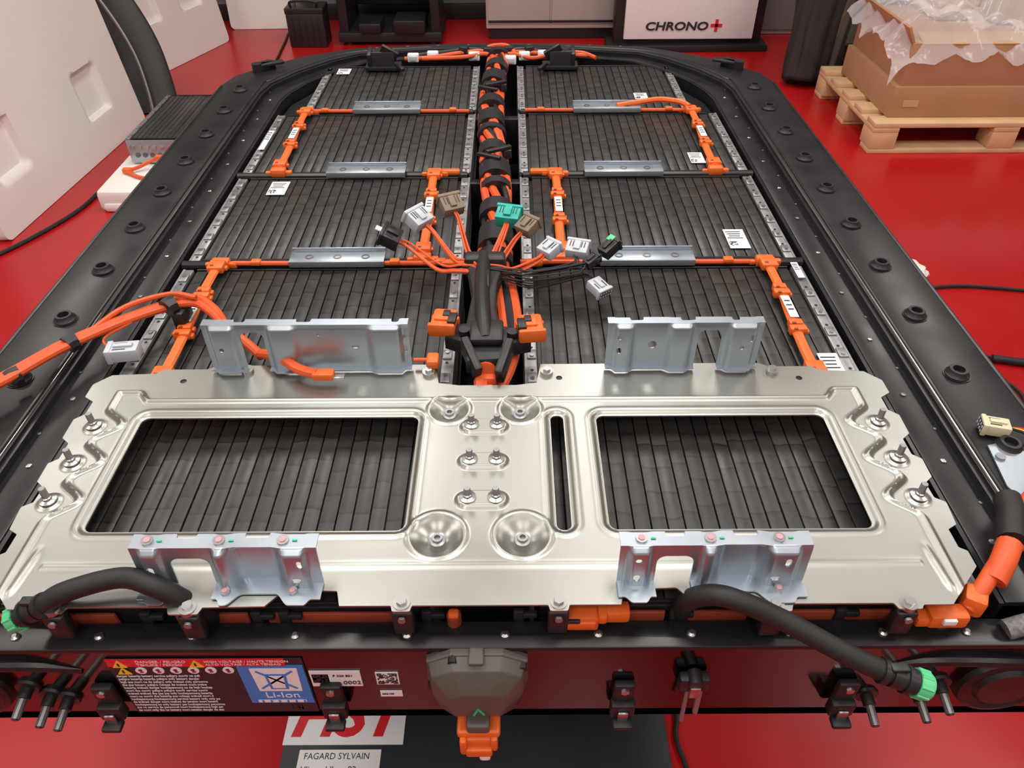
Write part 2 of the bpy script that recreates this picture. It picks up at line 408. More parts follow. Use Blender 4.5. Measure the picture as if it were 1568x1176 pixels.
# ------------------------------------------------------------------ orange links over modules
def hv_link(x, y0, y1, jog=0.):
    b = MB('orange_busbar_link'); z = .797
    L = y1-y0
    pts = [(x+jog, y1, z), (x+jog, y1-L*.3, z), (x, y1-L*.5, z), (x-jog, y1-L*.75, z), (x-jog, y0, z)]
    b.tube(pts, .0085, M_ora, 8, 5, flat=.5)
    for k, (f, ww) in enumerate(((.04, .028), (.28, .022), (.33, .027), (.60, .022), (.65, .027), (.95, .028))):
        yy = y1-L*f; xx = x+jog*(1-2*f)
        b.box((xx, yy, z+.001), (ww, .028 if k in (0, 5) else .014, .013), M_ora, .0025)
        b.box((xx+ww*.55, yy, z-.002), (.006, .010, .007), M_ora, .002)
        b.box((xx-ww*.2, yy-.006, z+.008), (.006, .004, .002), M_oraD, .0008)
    b.box((x+jog*.3, (y0+y1)/2+.01, z+.0055), (.014, .06, .001), M_white)
    for q in range(3): b.box((x+jog*.3, (y0+y1)/2+.025-q*.012, z+.0062), (.009, .003, .0006), M_ink)
    for yy, xx in ((y1+.008, x+jog), (y0-.008, x-jog)):
        b.box((xx, yy, z-.006), (.032, .020, .018), M_ora, .004)
        b.box((xx+.022, yy, z-.008), (.014, .012, .011), M_ora, .003)
        b.box((xx-.022, yy, z-.008), (.012, .010, .009), M_ora, .003)
    return b.finish(parent=PACK)
hv_link(-.470, 1.550, 1.885, -.004); hv_link(.478, 1.550, 1.885, .004)
hv_link(-.127, 1.190, 1.525, -.002); hv_link(.127, 1.190, 1.525, .002)
hv_link(-.478, .835, 1.160, -.004); hv_link(.480, .840, 1.160, .004)

b = MB('orange_row_cable')
for (xa, xb, y) in ((-.47, -.07, 1.892), (.07, .47, 1.892), (-.46, -.05, 1.168), (.05, .46, 1.168)):
    b.tube([(xa, y, .792), (xa*.6+xb*.4, y, .791), (xb, y, .790)], .0046, M_oraC, 8, 5)
    for k in range(5):
        xx = xa+(xb-xa)*(k+.5)/5
        if abs(abs(xx)-.275) < .09: continue
        b.box((xx, y, .794), (.018, .014, .009), M_ora, .003)
for sx in (-1, 1):
    b.box((sx*.095, 1.538, .792), (.04, .016, .011), M_ora, .004)
    b.box((sx*.075, 1.165, .792), (.03, .016, .011), M_ora, .004)
b.tube([(.30, 1.897, .80), (.36, 1.905, .806), (.41, 1.915, .808), (.46, 1.905, .805), (.478, 1.88, .803)], .007, M_ora, 8, 5)
b.finish(parent=PACK)
for y in (1.178, 1.538, 1.90):
    for sx in (-1, 1):
        b = MB('crossbeam_bracket')
        b.box((0, 0, 0), (.168, .036, .003), M_zinc2, .001)
        b.box((0, -.019, -.004), (.168, .004, .012), M_zinc2, .0015)
        b.box((0, .019, .003), (.168, .004, .009), M_zinc2, .0015)
        for k in (-.05, 0, .05):
            b.lathe([(.0075, 0), (.0075, .001), (.005, .001), (.005, -.001), (0, -.001)], (k, -.003, .0015), M_rivet if k else M_steel, 14)
        b.finish((sx*.275, y, .7985), parent=PACK)

# ------------------------------------------------------------------ silver mounting plate
half = [(.0, .447), (.07, .447), (.072, .440), (.09, .440), (.092, .447), (.145, .447), (.150, .465), (.205, .467), (.222, .447), (.285, .446), (.288, .438), (.318, .438), (.322, .447), (.425, .447), (.428, .440), (.452, .440), (.455, .445), (.4855, .445),
        (.534, .4945), (.534, .515), (.526, .52), (.526, .545), (.538, .552), (.541, .585), (.530, .592), (.529, .615), (.541, .625), (.542, .655), (.532, .663), (.532, .69), (.544, .70), (.545, .735), (.534, .745), (.534, .77), (.549, .78), (.549, .806), (.53, .826), (.47, .829), (.46, .838), (.40, .838), (.385, .846), (.075, .846), (.068, .805), (.04, .80), (0, .80)]
outl = half+[(-x, y) for x, y in half][::-1][1:-1]
wins = [(-.271, .6415, .182, .0945, .010), (.2935, .6415, .1495, .0945, .010), (.0925, .6415, .0085, .095, .008)]
cones = [(-.0495, .746), (.0445, .746), (-.051, .5375), (.045, .5375)]
pads = [(-.002, .712), (-.002, .650), (-.002, .588)]
studsY = (.72, .655, .592)
def Dpl(x, y):
    d = sdpoly(x, y, outl)
    for w_ in wins: d = np.maximum(d, -sdb(x, y, *w_))
    for cx, cy in ((-.425, .812), (.435, .812), (.10, .815)):
        d = np.maximum(d, .0045-np.hypot(x-cx, y-cy))
    return d
def Hpl(x, y):
    ax = np.abs(x)
    wv = np.where((y > .56) & (y < .752), .5+.5*np.cos(2*PI*(y-.72)/.0645), .0)
    bx = .508-.028*wv*ss(.555, .57, y)
    by = .772+.018*ss(.455, .475, ax)
    a = np.maximum(ax-bx, y-by)
    h = .0040*(1-ss(-.004, .002, a))+.0036*np.exp(-((a+.006)/.0036)**2)
    for i, w_ in enumerate(wins):
        dd = sdb(x, y, *w_)
        h = h-.004*(1-ss(.002, .007, dd))+.0012*np.exp(-((dd-.010)/.003)**2)
    fr = np.abs(ax-(.487+(.52-y)*.10)); h = h+.0025*np.exp(-(fr/.004)**2)*(1-ss(.50, .53, y))*ss(.455, .47, y)
    for i, (cx, cy) in enumerate(cones):
        R = .026 if cy > .7 else .031
        r = np.hypot(x-cx, y-cy)
        h = h+.0020*np.exp(-((r-R-.001)/.003)**2)-.011*(1-ss(.006, R, r))
    for cx, cy in pads:
        dd = sdb(x, y, cx, cy, .030, .0125, .0125)
        h = h+.0050*(1-ss(-.002, .002, dd))
    h = h+.0010*np.exp(-((y-.497)/.004)**2)*(ax < .475)
    for sy in studsY:
        r = np.hypot(ax-.511, y-sy); h = h+.002*(1-ss(.010, .015, r))
    return h
b = MB('metal_mounting_plate')
ZP = .818
b.sheet(Dpl, (-.56, .56, .4307, .8607), .0020, lambda u, v: (u, v, ZP+Hpl(u, v)), M_zinc, .0022)
def stud(x, y, z, L=7):
    b.lathe([(.0100, 0), (.0100, .002), (.007, .003), (.0055, .0035), (.0055, .006), (.0042, .007)], (x, y, z), M_steel, 14)
    for k in range(L): b.cyl((x, y, z+.006+k*.0022), (x, y, z+.0078+k*.0022), .0042, M_alu, r2=.0036, seg=12)
for cx, cy in pads:
    for k in (-.0165, .0165): stud(cx+k, cy, ZP+.0090, 5)
    b.box((cx+.019, cy-.008, ZP+.0092), (.005, .002, .0005), M_gmark)
for sx in (-1, 1):
    for sy in studsY: stud(sx*.511, sy, ZP+.003)
for cx, cy in cones:
    b.lathe([(.009, 0), (.009, .002), (.006, .003), (.006, .007), (.0035, .007), (.0035, .003), (0, .003)], (cx, cy, ZP-.007), M_alu, 16)
for x, y in ((-.30, .4455), (-.081, .450), (.303, .4455), (.44, .4465), (.081, .450), (-.44, .4465), (-.083, .825), (.083, .825), (.40, .825), (-.34, .832)):
    b.cyl((x, y, ZP), (x, y, ZP+.0055), .009, M_steel, seg=20); b.cyl((x, y, ZP), (x, y, ZP+.0095), .0055, M_steel, seg=6)
    if y < .5:
        b.box((x, y-.002, ZP-.022), (.022, .014, .038), M_blk, .003)
        b.cyl((x, y-.010, ZP-.01), (x, y-.013, ZP-.01), .004, M_alu, seg=10)
BZ = .0072
def bracket(x0, x1, yb, H, arch, steps, holes, flange=.012, foot=.014, topcut=(), slope=0., cutd=.011):
    def D(u, v):
        d = np.maximum(np.maximum(x0-u, u-x1), np.maximum(-foot-v, v-(H+abs(flange))))
        for a0, a1, ah in arch:
            d = np.maximum(d, -sdb(u, v, (a0+a1)/2, (ah-.10)/2, (a1-a0)/2, (ah+.10)/2, .010))
        for hx, hz, hw, hh in holes: d = np.maximum(d, -sdb(u, v, hx, hz, hw, hh, min(hw, hh)*.95))
        for c0, c1 in topcut: d = np.maximum(d, -sdb(u, v, (c0+c1)/2, H+abs(flange), (c1-c0)/2, cutd, .003))
        return d
    def fm(u, v):
        off = np.zeros(u.shape)
        for s0, w_, dep in steps: off = off+dep*ss(s0-w_, s0+w_, u)
        off = off*(1-ss(H-.006, H, v))+(off*.15)*ss(H-.006, H, v)
        vf = np.clip(v, 0, H)
        y = yb+off+slope*vf+np.sign(flange)*np.maximum(v-H, 0)-np.maximum(-v, 0)
        return u, y, ZP+BZ+vf
    b.sheet(D, (x0, x1, -foot, H+abs(flange)), .0020, fm, M_zinc2, .0018)
bracket(-.388, -.107, .835, .072, [(-.338, -.306, .060)], [(-.378, .003, -.007), (-.345, .004, .006), (-.298, .004, -.006), (-.262, .006, .005), (-.16, .006, -.005), (-.118, .003, .008)],
        [(-.366, .034, .0035, .0035), (-.182, .036, .005, .003), (-.23, .056, .002, .002), (-.113, .03, .002, .006), (-.113, .05, .002, .004)], flange=.014, foot=.008, topcut=[(-.345, -.330), (-.26, -.240), (-.13, -.12)], cutd=.007)
bracket(.165, .378, .835, .072, [(.290, .322, .060)], [(.176, .003, -.007), (.20, .005, .006), (.25, .005, -.006), (.280, .004, .006), (.332, .004, -.006), (.368, .003, .008)],
        [(.182, .03, .0035, .005), (.182, .052, .0035, .0035), (.228, .036, .006, .006), (.351, .034, .0035, .0035), (.362, .05, .002, .006)], flange=.014, foot=.008, topcut=[(.196, .214), (.265, .285), (.335, .345)], cutd=.007)
bracket(-.355, -.165, .474, .054, [(-.318, -.278, .038)], [(-.345, .004, -.007), (-.326, .003, .007), (-.270, .003, -.008), (-.255, .008, .014), (-.205, .008, -.014), (-.178, .003, .007)],
        [(-.337, .026, .0035, .006), (-.190, .012, .005, .003), (-.183, .036, .003, .006)], flange=.018, foot=.020, topcut=[(-.31, -.29), (-.24, -.215)], slope=.06, cutd=.006)
bracket(.143, .338, .474, .054, [(.182, .220, .038)], [(.153, .004, -.007), (.174, .003, .007), (.228, .003, -.008), (.243, .008, .014), (.292, .008, -.014), (.325, .003, .007)],
        [(.162, .012, .0035, .005), (.162, .038, .0035, .0035), (.305, .012, .005, .003), (.314, .036, .003, .006)], flange=.018, foot=.020, topcut=[(.19, .21), (.26, .285)], slope=.06, cutd=.006)
for x, y in ((-.338, .486), (-.265, .486), (-.20, .486), (.165, .486), (.235, .486), (.305, .486)):
    b.cyl((x, y, ZP+.0605), (x, y, ZP+.0635), .0062, M_steel, seg=16)
    b.cyl((x, y, ZP+.0605), (x, y, ZP+.0643), .0034, M_pink, seg=12)
    b.box((x+.012, y, ZP+.0622), (.005, .002, .0006), M_gmark)
for x in (-.265, -.195, .235, .31):
    b.cyl((x, .462, ZP+.007), (x, .462, ZP+.0105), .005, M_steel, seg=14); b.cyl((x, .462, ZP+.007), (x, .462, ZP+.0111), .003, M_pink, seg=10)
plate = b.finish(ang=.9)

# ------------------------------------------------------------------ central cable harness
b = MB('orange_cable_harness')
def hx(y): return -.004+.010*math.sin((y-1.0)*5.2)
ys = [2.33-.045*k for k in range(29)]
for k in range(9):
    r = .0085 if k % 3 != 2 else .006
    m = M_oraC if k not in (2, 5, 7) else M_blk
    pts = [(hx(y)+.024*math.cos(k*.7+y*8+.3*k), y, .796+.014*math.sin(k*.7+y*8+.3*k)+.004*math.sin(y*30+k*2)) for y in ys]
    b.tube(pts, r, m, 8, 4)
for k in range(13):
    y = 2.30-.094*k; L = .026+.020*(k % 3)
    b.tube([(hx(y), y, .796), (hx(y-.5*L), y-.5*L, .796), (hx(y-L), y-L, .796)], .0325 if k % 2 else .034, M_blk, 14, 4, flat=.85)
for y in (1.98, 1.57):
    b.box((hx(y)+.01, y, .828), (.06, .012, .008), M_blk, .002, (0, 0, .5)); b.box((hx(y)-.01, y-.03, .826), (.055, .010, .008), M_blk, .002, (0, 0, -.5))
    b.box((hx(y)+.03, y+.015, .815), (.016, .03, .02), M_blk, .003)
for k in (-1, 0, 1):
    b.tube([(.02+k*.011, 1.1, .805), (.03+k*.012, 1.0, .80), (.032+k*.011, .93, .80), (.02+k*.012, .86, .80), (.002+k*.012, .815, .79)], .008, M_oraC if k else M_blk, 8, 5)
b.tube([(-.02, 1.1, .80), (-.012, .95, .80), (-.01, .85, .81), (-.008, .79, .80)], .011, M_oraC, 8, 5)
for i, pts in enumerate(([(0, 2.30, .80), (-.05, 2.31, .808), (-.12, 2.30, .805), (-.20, 2.28, .80), (-.27, 2.27, .80)],
            [(0, 2.27, .80), (-.04, 2.285, .808), (-.09, 2.27, .805), (-.15, 2.275, .80), (-.22, 2.27, .80)],
            [(0, 2.27, .805), (-.03, 2.32, .815), (.02, 2.33, .818), (.05, 2.29, .808)],
            [(0, 2.30, .80), (.05, 2.31, .805), (.12, 2.30, .805), (.20, 2.30, .80), (.26, 2.29, .80)],
            [(0, 2.29, .80), (-.07, 2.325, .808), (-.14, 2.318, .805), (-.24, 2.30, .80)],
            [(0, 2.29, .80), (.06, 2.325, .808), (.12, 2.318, .805), (.20, 2.318, .80)],
            [(0, 2.27, .80), (.04, 2.285, .808), (.10, 2.27, .80), (.17, 2.29, .808), (.24, 2.30, .805), (.28, 2.27, .80)])):
    b.tube(pts, .0060, M_blk if i in (4, 5) else M_oraC, 8, 6)
for x, y in ((-.03, 2.30), (.03, 2.31), (-.10, 2.31), (.09, 2.31)): b.box((x, y, .812), (.026, .022, .020), M_blk, .004, (0, 0, x*4))
b.finish(parent=PACK)

# ------------------------------------------------------------------ connectors
def conn(b, loc, az, el, roll, w, h, l, m, cav=M_ink):
    M = Matrix.Translation(loc) @ Euler((el, roll, az)).to_matrix().to_4x4()
    b.box((0, 0, 0), (w, l, h), m, .0015, M=M)
    b.box((0, l*.40, 0), (w*1.12, l*.18, h*1.15), m, .0015, M=M)
    b.box((0, -l*.05, h*.58), (w*.3, l*.6, h*.22), m, .001, M=M)
    b.box((0, l*.5, 0), (w*.92, .0008, h*.85), cav, M=M)
    n = max(3, int(w/.005))
    for i in range(n):
        for j in (-1, 1): b.box((-w*.4+w*.8*i/(n-1), l*.5+.0006, j*h*.2), (w*.5/n, .0008, h*.2), M_grey, M=M)
    for i in range(n-1):
        b.box((-w*.4+w*.8*(i+.5)/(n-1), l*.05, h*.5), (.0012, l*.4, .0016), cav, M=M)
b = MB('wiring_connector_bundle')
root = Vector((-.018, 1.075, .835))
cn = [((-.169, 1.13, .865), 1.45, .45, .042, .020, .034, M_blk, M_oraC), ((-.127, 1.185, .87), .9, .5, .040, .022, .036, M_grey, M_oraC), ((-.072, 1.225, .875), .45, .5, .038, .022, .036, M_brn, M_oraC),
      ((.030, 1.20, .865), -.25, .3, .042, .024, .034, M_teal, M_oraC), ((.063, 1.165, .865), -.75, .4, .032, .020, .034, M_brn, M_oraC), ((.098, 1.105, .855), -.8, .3, .030, .018, .032, M_grey, M_oraC),
      ((.144, 1.105, .855), -.3, .3, .036, .018, .030, M_grey, M_blk), ((.166, 1.075, .85), -.9, .3, .016, .014, .028, M_blk, M_blk), ((.195, 1.09, .865), -.9, .4, .022, .018, .034, M_blk, M_blk), ((.176, 1.04, .82), -2.5, -.2, .026, .016, .034, M_grey, M_blk)]
for i, (p, az, el, w_, h_, l_, m, wm) in enumerate(cn):
    conn(b, p, az, el, 0, w_, h_, l_, m)
    d = Euler((el, 0, az)).to_matrix() @ Vector((0, 1, 0))
    e = Vector(p)-d*l_*.5
    mid = root.lerp(e, .5)+Vector((0, -.02 if i in (0, 1, 2) else -.012, -.012))
    for k in range(5 if wm is M_oraC else 4):
        j = Vector((random.uniform(-.004, .004), random.uniform(-.004, .004), random.uniform(-.003, .003)))
        b.tube([root+j*2, root.lerp(mid, .55)+j*2, mid+j*1.5, e-d*.018+j, e+j*.8], .0019 if wm is M_oraC else .0012, wm if not (i == 3 and k == 0) else M_blk, 6, 5)
b.box((.197, 1.098, .878), (.012, .012, .004), M_grn, .001, (.4, 0, -.9))
b.box((-.178, 1.132, .875), (.012, .03, .003), M_white, .001, (.4, 0, 1.45))
b.finish()

b = MB('black_cable_duct')
P0 = [(-.042, 1.11), (.026, 1.11), (.012, 1.03), (.010, .96), (.018, .915), (.060, .905), (.062, .878), (.028, .868), (.022, .835), (-.030, .83), (-.034, .872), (-.064, .888), (-.062, .915), (-.034, .922), (-.028, 1.0)]
b.prism(P0, .815, .838, M_blk, bev=.005)
b.tube([(-.012, 1.11, .838), (-.012, 1.0, .846), (-.008, .92, .848), (-.004, .87, .842)], .012, M_blk, 12, 6)
b.box((-.01, 1.10, .83), (.068, .03, .035), M_blk, .006); b.box((-.002, .885, .846), (.048, .05, .012), M_blk, .004)
b.cyl((-.035, .89, .84), (-.035, .89, .848), .008, M_blk); b.cyl((.035, .885, .84), (.035, .885, .848), .008, M_blk)
b.box((-.024, .845, .83), (.012, .06, .03), M_blk, .003, (.3, 0, .4)); b.box((.024, .84, .83), (.012, .06, .03), M_blk, .003, (.3, 0, -.3))
b.box((-.004, 1.02, .852), (.006, .05, .003), M_blk, .001); b.box((-.018, 1.02, .850), (.003, .06, .003), M_blk, .001)
for x, y, rz in ((-.066, .915, -.12), (.062, .900, .1)):
    M = Matrix.Translation((x, y, .842)) @ Matrix.Rotation(rz, 4, 'Z')
    b.box((0, 0, 0), (.036, .046, .022), M_ora, .005, M=M); b.box((-.002, .002, .012), (.022, .026, .005), M_ora, .002, M=M)
    b.box((0, -.021, .002), (.040, .008, .022), M_ora, .003, M=M); b.box((.004*(1 if x < 0 else -1), .004, .0150), (.010, .014, .003), M_blk, .001, M=M)
    b.box((0, .012, -.004), (.042, .010, .014), M_ora, .003, M=M); b.box((.014 if x < 0 else -.014, -.006, .013), (.012, .024, .006), M_blk, .001, M=M)
b.box((-.003, .826, .808), (.032, .024, .020), M_oraC, .006); b.cyl((-.003, .845, .815), (-.003, .825, .82), .015, M_oraC)
b.box((-.003, .808, .805), (.022, .010, .010), M_ora, .003)
b.box((-.078, .842, .828), (.018, .024, .015), M_ora, .004); b.cyl((-.086, .842, .830), (-.105, .842, .830), .003, M_oraC)
b.finish(parent=PACK)

for x, sg in ((-.325, 1), (.175, -1)):
    b = MB('black_latch_clip')
    b.box((0, 0, .006), (.10, .05, .012), M_blk, .003)
    b.prism([(-.03, -.02), (.035, -.02), (.02, .01), (.0, .03), (-.02, .02)], .0, .05, M_blk, bev=.004)
    b.box((.02*sg, -.01, .045), (.05, .012, .03), M_blk, .003, (.3, .5*sg, 0)); b.box((-.035*sg, 0, .03), (.012, .05, .04), M_blk, .003, (.2, 0, 0))
    b.box((.05*sg, -.03, .012), (.012, .05, .01), M_blk, .003, (0, 0, .5*sg))
    b.finish((x, 2.225, .788), parent=PACK)
b = MB('white_plug_connector')
for x, y in ((-.245, 2.275), (-.07, 2.285), (.075, 2.285), (.13, 2.295), (-.19, 2.295), (.035, 2.25)):
    b.box((x, y, .802), (.032, .020, .022), M_white, .003); b.box((x, y-.011, .802), (.020, .006, .014), M_grey, .002)
b.finish(parent=PACK)

# ------------------------------------------------------------------ cables / hoses
b = MB('high_voltage_cable')
A = [(-.80, .66, .82), (-.735, .73, .835), (-.669, .798, .835), (-.618, .886, .83), (-.551, .96, .825), (-.476, 1.004, .828), (-.430, .975, .83), (-.392, .924, .828), (-.352, .89, .82), (-.330, .868, .818)]
b.tube(A, .0072, M_oraC, 10, 7); b.tube([(x+.004, y-.014+.004*math.sin(i*2), z+.002) for i, (x, y, z) in enumerate(A[:-2])]+[(-.375, .93, .815)], .0065, M_oraC, 10, 7)
b.tube([(-.60, .905, .828), (-.56, .965, .838), (-.50, .995, .842), (-.455, .985, .842)], .0042, M_oraC, 8, 6)
b.tube([(-.330, .868, .822), (-.31, .850, .834), (-.29, .838, .838), (-.262, .815, .837), (-.235, .805, .835)], .0075, M_oraC, 10, 7)
b.box((-.225, .804, .835), (.03, .016, .012), M_ora, .003); b.box((-.205, .803, .833), (.018, .012, .004), M_steel, .001)
for i in ((-.497, .985), (-.61, .893), (-.655, .815)): b.tube([(i[0]-.004, i[1]-.012, .829), (i[0], i[1]-.006, .83), (i[0]+.006, i[1], .83)], .016 if i[0] > -.6 else .014, M_blk, 10, 3)
b.box((-.485, .985, .81), (.02, .04, .03), M_blk, .005)
conn(b, (-.540, .888, .812), 1.7, .0, 0, .026, .02, .046, M_grey)
b.tube([(-.555, .885, .815), (-.575, .91, .82), (-.545, .945, .825)], .002, M_oraC, 6, 5)
b.finish()
b = MB('high_voltage_cable')
A = [(.80, .68, .80), (.70, .63, .815), (.625, .575, .83), (.595, .54, .83), (.575, .515, .828), (.548, .488, .82), (.530, .470, .81), (.515, .458, .795)]
b.tube(A, .0090, M_oraC, 12, 7); b.tube([(x+.012, y+.004, z-.004) for x, y, z in A[:-2]], .0080, M_oraC, 12, 7)
b.tube([(.60, .575, .835), (.594, .555, .836), (.585, .535, .834), (.578, .518, .832)], .0145, M_rub, 14, 6)
b.tube([(.575, .515, .83), (.560, .495, .825), (.545, .478, .815)], .0130, M_oraC, 12, 6)
b.box((.523, .464, .800), (.024, .026, .028), M_ora, .006, (0, 0, -.5)); b.box((.492, .452, .790), (.042, .020, .020), M_ora, .004)
b.box((.468, .452, .787), (.018, .016, .014), M_ora, .003); b.box((.49, .441, .795), (.014, .004, .008), M_white, .001)
b.finish()
b = MB('orange_front_connector')
b.box((.105, .457, .785), (.040, .022, .024), M_ora, .004); b.box((.142, .459, .790), (.032, .018, .018), M_ora, .004); b.box((.105, .445, .788), (.032, .006, .012), M_ora, .002)
b.box((.128, .455, .794), (.010, .020, .014), M_ora, .003); b.box((.097, .4445, .794), (.014, .004, .006), M_blk, .001)
b.cyl((-.03, .462, .782), (-.03, .462, .760), .008, M_oraD); b.box((-.03, .460, .786), (.012, .010, .008), M_ora, .003)
b.finish(parent=PACK)

def hose(pts):
    b = MB('coolant_hose')
    b.tube(pts, .0110, M_rub, 16, 8)
    e = Vector(pts[-1]); d = (e-Vector(pts[-2])).normalized()
    b.cyl(e-d*.030, e-d*.004, .0130, M_blk, seg=20); b.cyl(e-d*.040, e-d*.034, .0135, M_blk, seg=20); b.cyl(e-d*.016, e-d*.012, .0150, M_blk, seg=20)
    b.cyl(e-d*.004, e+d*.008, .0145, M_grn, seg=20); b.cyl(e+d*.008, e+d*.011, .0125, M_grn, seg=20)
    for k in range(8):
        q = d.to_track_quat('Z', 'Y') @ Vector((math.cos(k*PI/4), math.sin(k*PI/4), 0))
        b.cyl(e-d*.004+q*.0135, e+d*.008+q*.0135, .0022, M_grn, seg=6)
    b.box(e-d*.024+Vector((0, 0, .014)), (.018, .010, .006), M_blk, .002)
    return b.finish()
hose([(-.296, .480, .75), (-.298, .466, .785), (-.308, .458, .815), (-.332, .458, .842), (-.369, .4665, .845), (-.423, .455, .838), (-.452, .448, .822), (-.480, .448, .805)])
hose([(.219, .480, .75), (.216, .468, .785), (.220, .458, .815), (.238, .449, .835), (.262, .441, .836), (.307, .4286, .820), (.369, .402, .80), (.410, .389, .787), (.438, .382, .780)])

# ------------------------------------------------------------------ front cover cap with orange connector
b = MB('service_connector_cap')
CZ = .713
FX = Matrix.Translation((-.005, .432, CZ)) @ Matrix.Rotation(PI/2, 4, 'X')
oc = [(-.028, .054), (.028, .054), (.054, .040), (.055, .000), (.045, -.038), (-.045, -.038), (-.055, .000), (-.054, .040)]
b.prism(oc, 0, .010, M_cap, FX, .003)
t = bmesh.new(); ra = [t.verts.new((x*.97, y*.97, .008)) for x, y in oc]; rb = [t.verts.new((x*.88, y*.88, .024)) for x, y in oc]; rc = [t.verts.new((x*.55, y*.46-.004, .038)) for x, y in oc]
for A_, B_ in ((ra, rb), (rb, rc)):
    for i in range(8): t.faces.new((A_[i], A_[(i+1) % 8], B_[(i+1) % 8], B_[i]))
t.faces.new(rc); bmesh.ops.recalc_face_normals(t, faces=t.faces)
bmesh.ops.bevel(t, geom=list(t.edges), offset=.0018, segments=2, affect='EDGES', profile=.5)
b.merge(t, M_cap, FX)
for x, y in oc[::2]: b.cyl((x*.9-.005, .424, CZ+y*.9), (x*.9-.005, .416, CZ+y*.9), .005, M_blk, seg=10)
b.box((-.005, .420, CZ+.056), (.016, .02, .006), M_cap, .002)
b.box((-.005, .402, .678), (.026, .036, .016), M_cap, .004)
G = Matrix.Translation((-.004, .3935, CZ-.012)) @ Matrix.Rotation(PI/2, 4, 'X')
b.box((-.003, 0, .0), (.0022, .014, .001), M_gmark, M=G, rot=(0, 0, -.35)); b.box((.003, .001, .0), (.0022, .014, .001), M_gmark, M=G, rot=(0, 0, .5))
b.box((-.005, .400, .664), (.048, .030, .013), M_ora, .004); b.box((-.005, .396, .650), (.038, .028, .020), M_ora, .004); b.box((-.022, .384, .648), (.008, .012, .030), M_ora, .003); b.box((.012, .386, .650), (.008, .012, .026), M_ora, .003)
b.box((-.005, .384, .637), (.030, .014, .016), M_ora, .003); b.box((.001, .388, .624), (.013, .016, .022), M_white, .003)
b.finish(parent=PACK, ang=.35)

# ------------------------------------------------------------------ front stickers
R90 = Matrix.Rotation(PI/2, 4, 'X')
FY = .4305
def FT(x, z, y=FY): return Matrix.Translation((x, y, z)) @ R90
b = MB('high_voltage_warning_label')
DX = -.006
b.box((-.294+DX, FY+.0005, .6905), (.212, .0012, .117), M_ink)
b.box((-.303+DX, FY-.0006, .7425), (.192, .0012, .014), M_red)
b.box((-.225+DX, FY-.0006, .6955), (.072, .0012, .081), M_blue)
b.text('DANGER / PELIGRO\nTEHLIKE / PERIGO', .0062, FT(-.367+DX, .744, FY-.0016), M_white, .0001)
b.text('HIGH VOLTAGE / HAUTE TENSION\nALTO VOLTAJE / ALTA TENSAO', .0058, FT(-.293+DX, .744, FY-.0016), M_white, .0001)
for x, z in ((-.386, .7415), (-.303, .7415), (-.385, .7275)):
    b.prism([(-.008, -.006), (.008, -.006), (0, .0075)], 0, .001, M_yel, FT(x+DX, z, FY-.0012)); b.prism([(-.001, -.003), (.001, -.003), (.001, .003), (-.001, .003)], 0, .0012, M_ink, FT(x+DX, z, FY-.0014))
for k in range(6):
    b.cyl((-.366+k*.019+DX, FY-.0005, .7275), (-.366+k*.019+DX, FY-.0015, .7275), .0062, M_white, seg=20)
    b.box((-.366+k*.019+DX, FY-.0018, .7275), (.007, .0006, .0016), M_red, rot=(0, .8, 0)); b.box((-.366+k*.019+DX, FY-.0016, .7275), (.003, .0006, .007), M_ink)
rn = random.Random(3)
wd = 'ne pas ouvrir the battery high voltage danger de mort hochspannung service only trained personnel peligro tension baterija'.split()
for k in range(13):
    s_ = ' '.join(rn.choice(wd) for _ in range(12))[:54]
    b.text(s_, .0062, FT(-.397+DX, .7140-k*.0064, FY-.0010), M_white, .0001, sx=.70, bold=.00012)
b.prism([(-.024, -.026), (.024, -.026), (.026, .022), (-.026, .022)], 0, .0008, M_white, FT(-.222+DX, .709, FY-.001))
for a in (.75, -.75): b.box((-.222+DX, FY-.0022, .708), (.054, .0006, .0026), M_blue, rot=(0, a, 0))
b.prism([(-.010, -.018), (.010, -.018), (.012, .014), (-.012, .014)], 0, .0004, M_blue, FT(-.222+DX, .706, FY-.0018)); b.prism([(-.007, -.015), (.007, -.015), (.009, .011), (-.009, .011)], 0, .0004, M_white, FT(-.222+DX, .706, FY-.0021))
b.text('Li-Ion', .017, FT(-.242+DX, .668, FY-.0016), M_white, .0002)
b.box((-.225+DX, FY-.0014, .6595), (.055, .0006, .005), M_white)
for k in range(6): b.box((-.247+k*.0095+DX, FY-.0018, .6595), (.0022, .0006, .005), M_blue)
b.finish(parent=PACK)
def qr(b, x, z, s, n=13, seed=1):
    r = random.Random(seed); b.box((x, FY+.0005, z), (s*1.15, .0012, s*1.15), M_white)
    for i in range(n):
        for j in range(n):
            f = (i < 3 or i > n-4) and (j < 3 or j > n-4) and not (i > n-4 and j < 3)
            if f: on = not (i in (1, n-2) and j in (1, n-2))
            else: on = r.random() < .5
            if on: b.box((x-s/2+s*(i+.5)/n, FY-.0003, z-s/2+s*(j+.5)/n), (s/n, .0006, s/n), M_ink)
b = MB('serial_number_label')
b.box((-.163, FY+.0005, .706), (.056, .0012, .032), M_white); qr(b, -.180, .7065, .016, 9, 5)
b.text('0002', .010, FT(-.156, .695, FY-.0005), M_ink); b.text('P 220 E01', .0055, FT(-.166, .711, FY-.0005), M_ink)
qr(b, -.106, .706, .022, 13, 2); b.box((-.105, FY+.0005, .672), (.025, .0012, .012), M_white)
b.text('002100', .0045, FT(-.1155, .671, FY-.0005), M_ink); qr(b, -.217, .642, .011, 9, 8)
b.finish(parent=PACK)

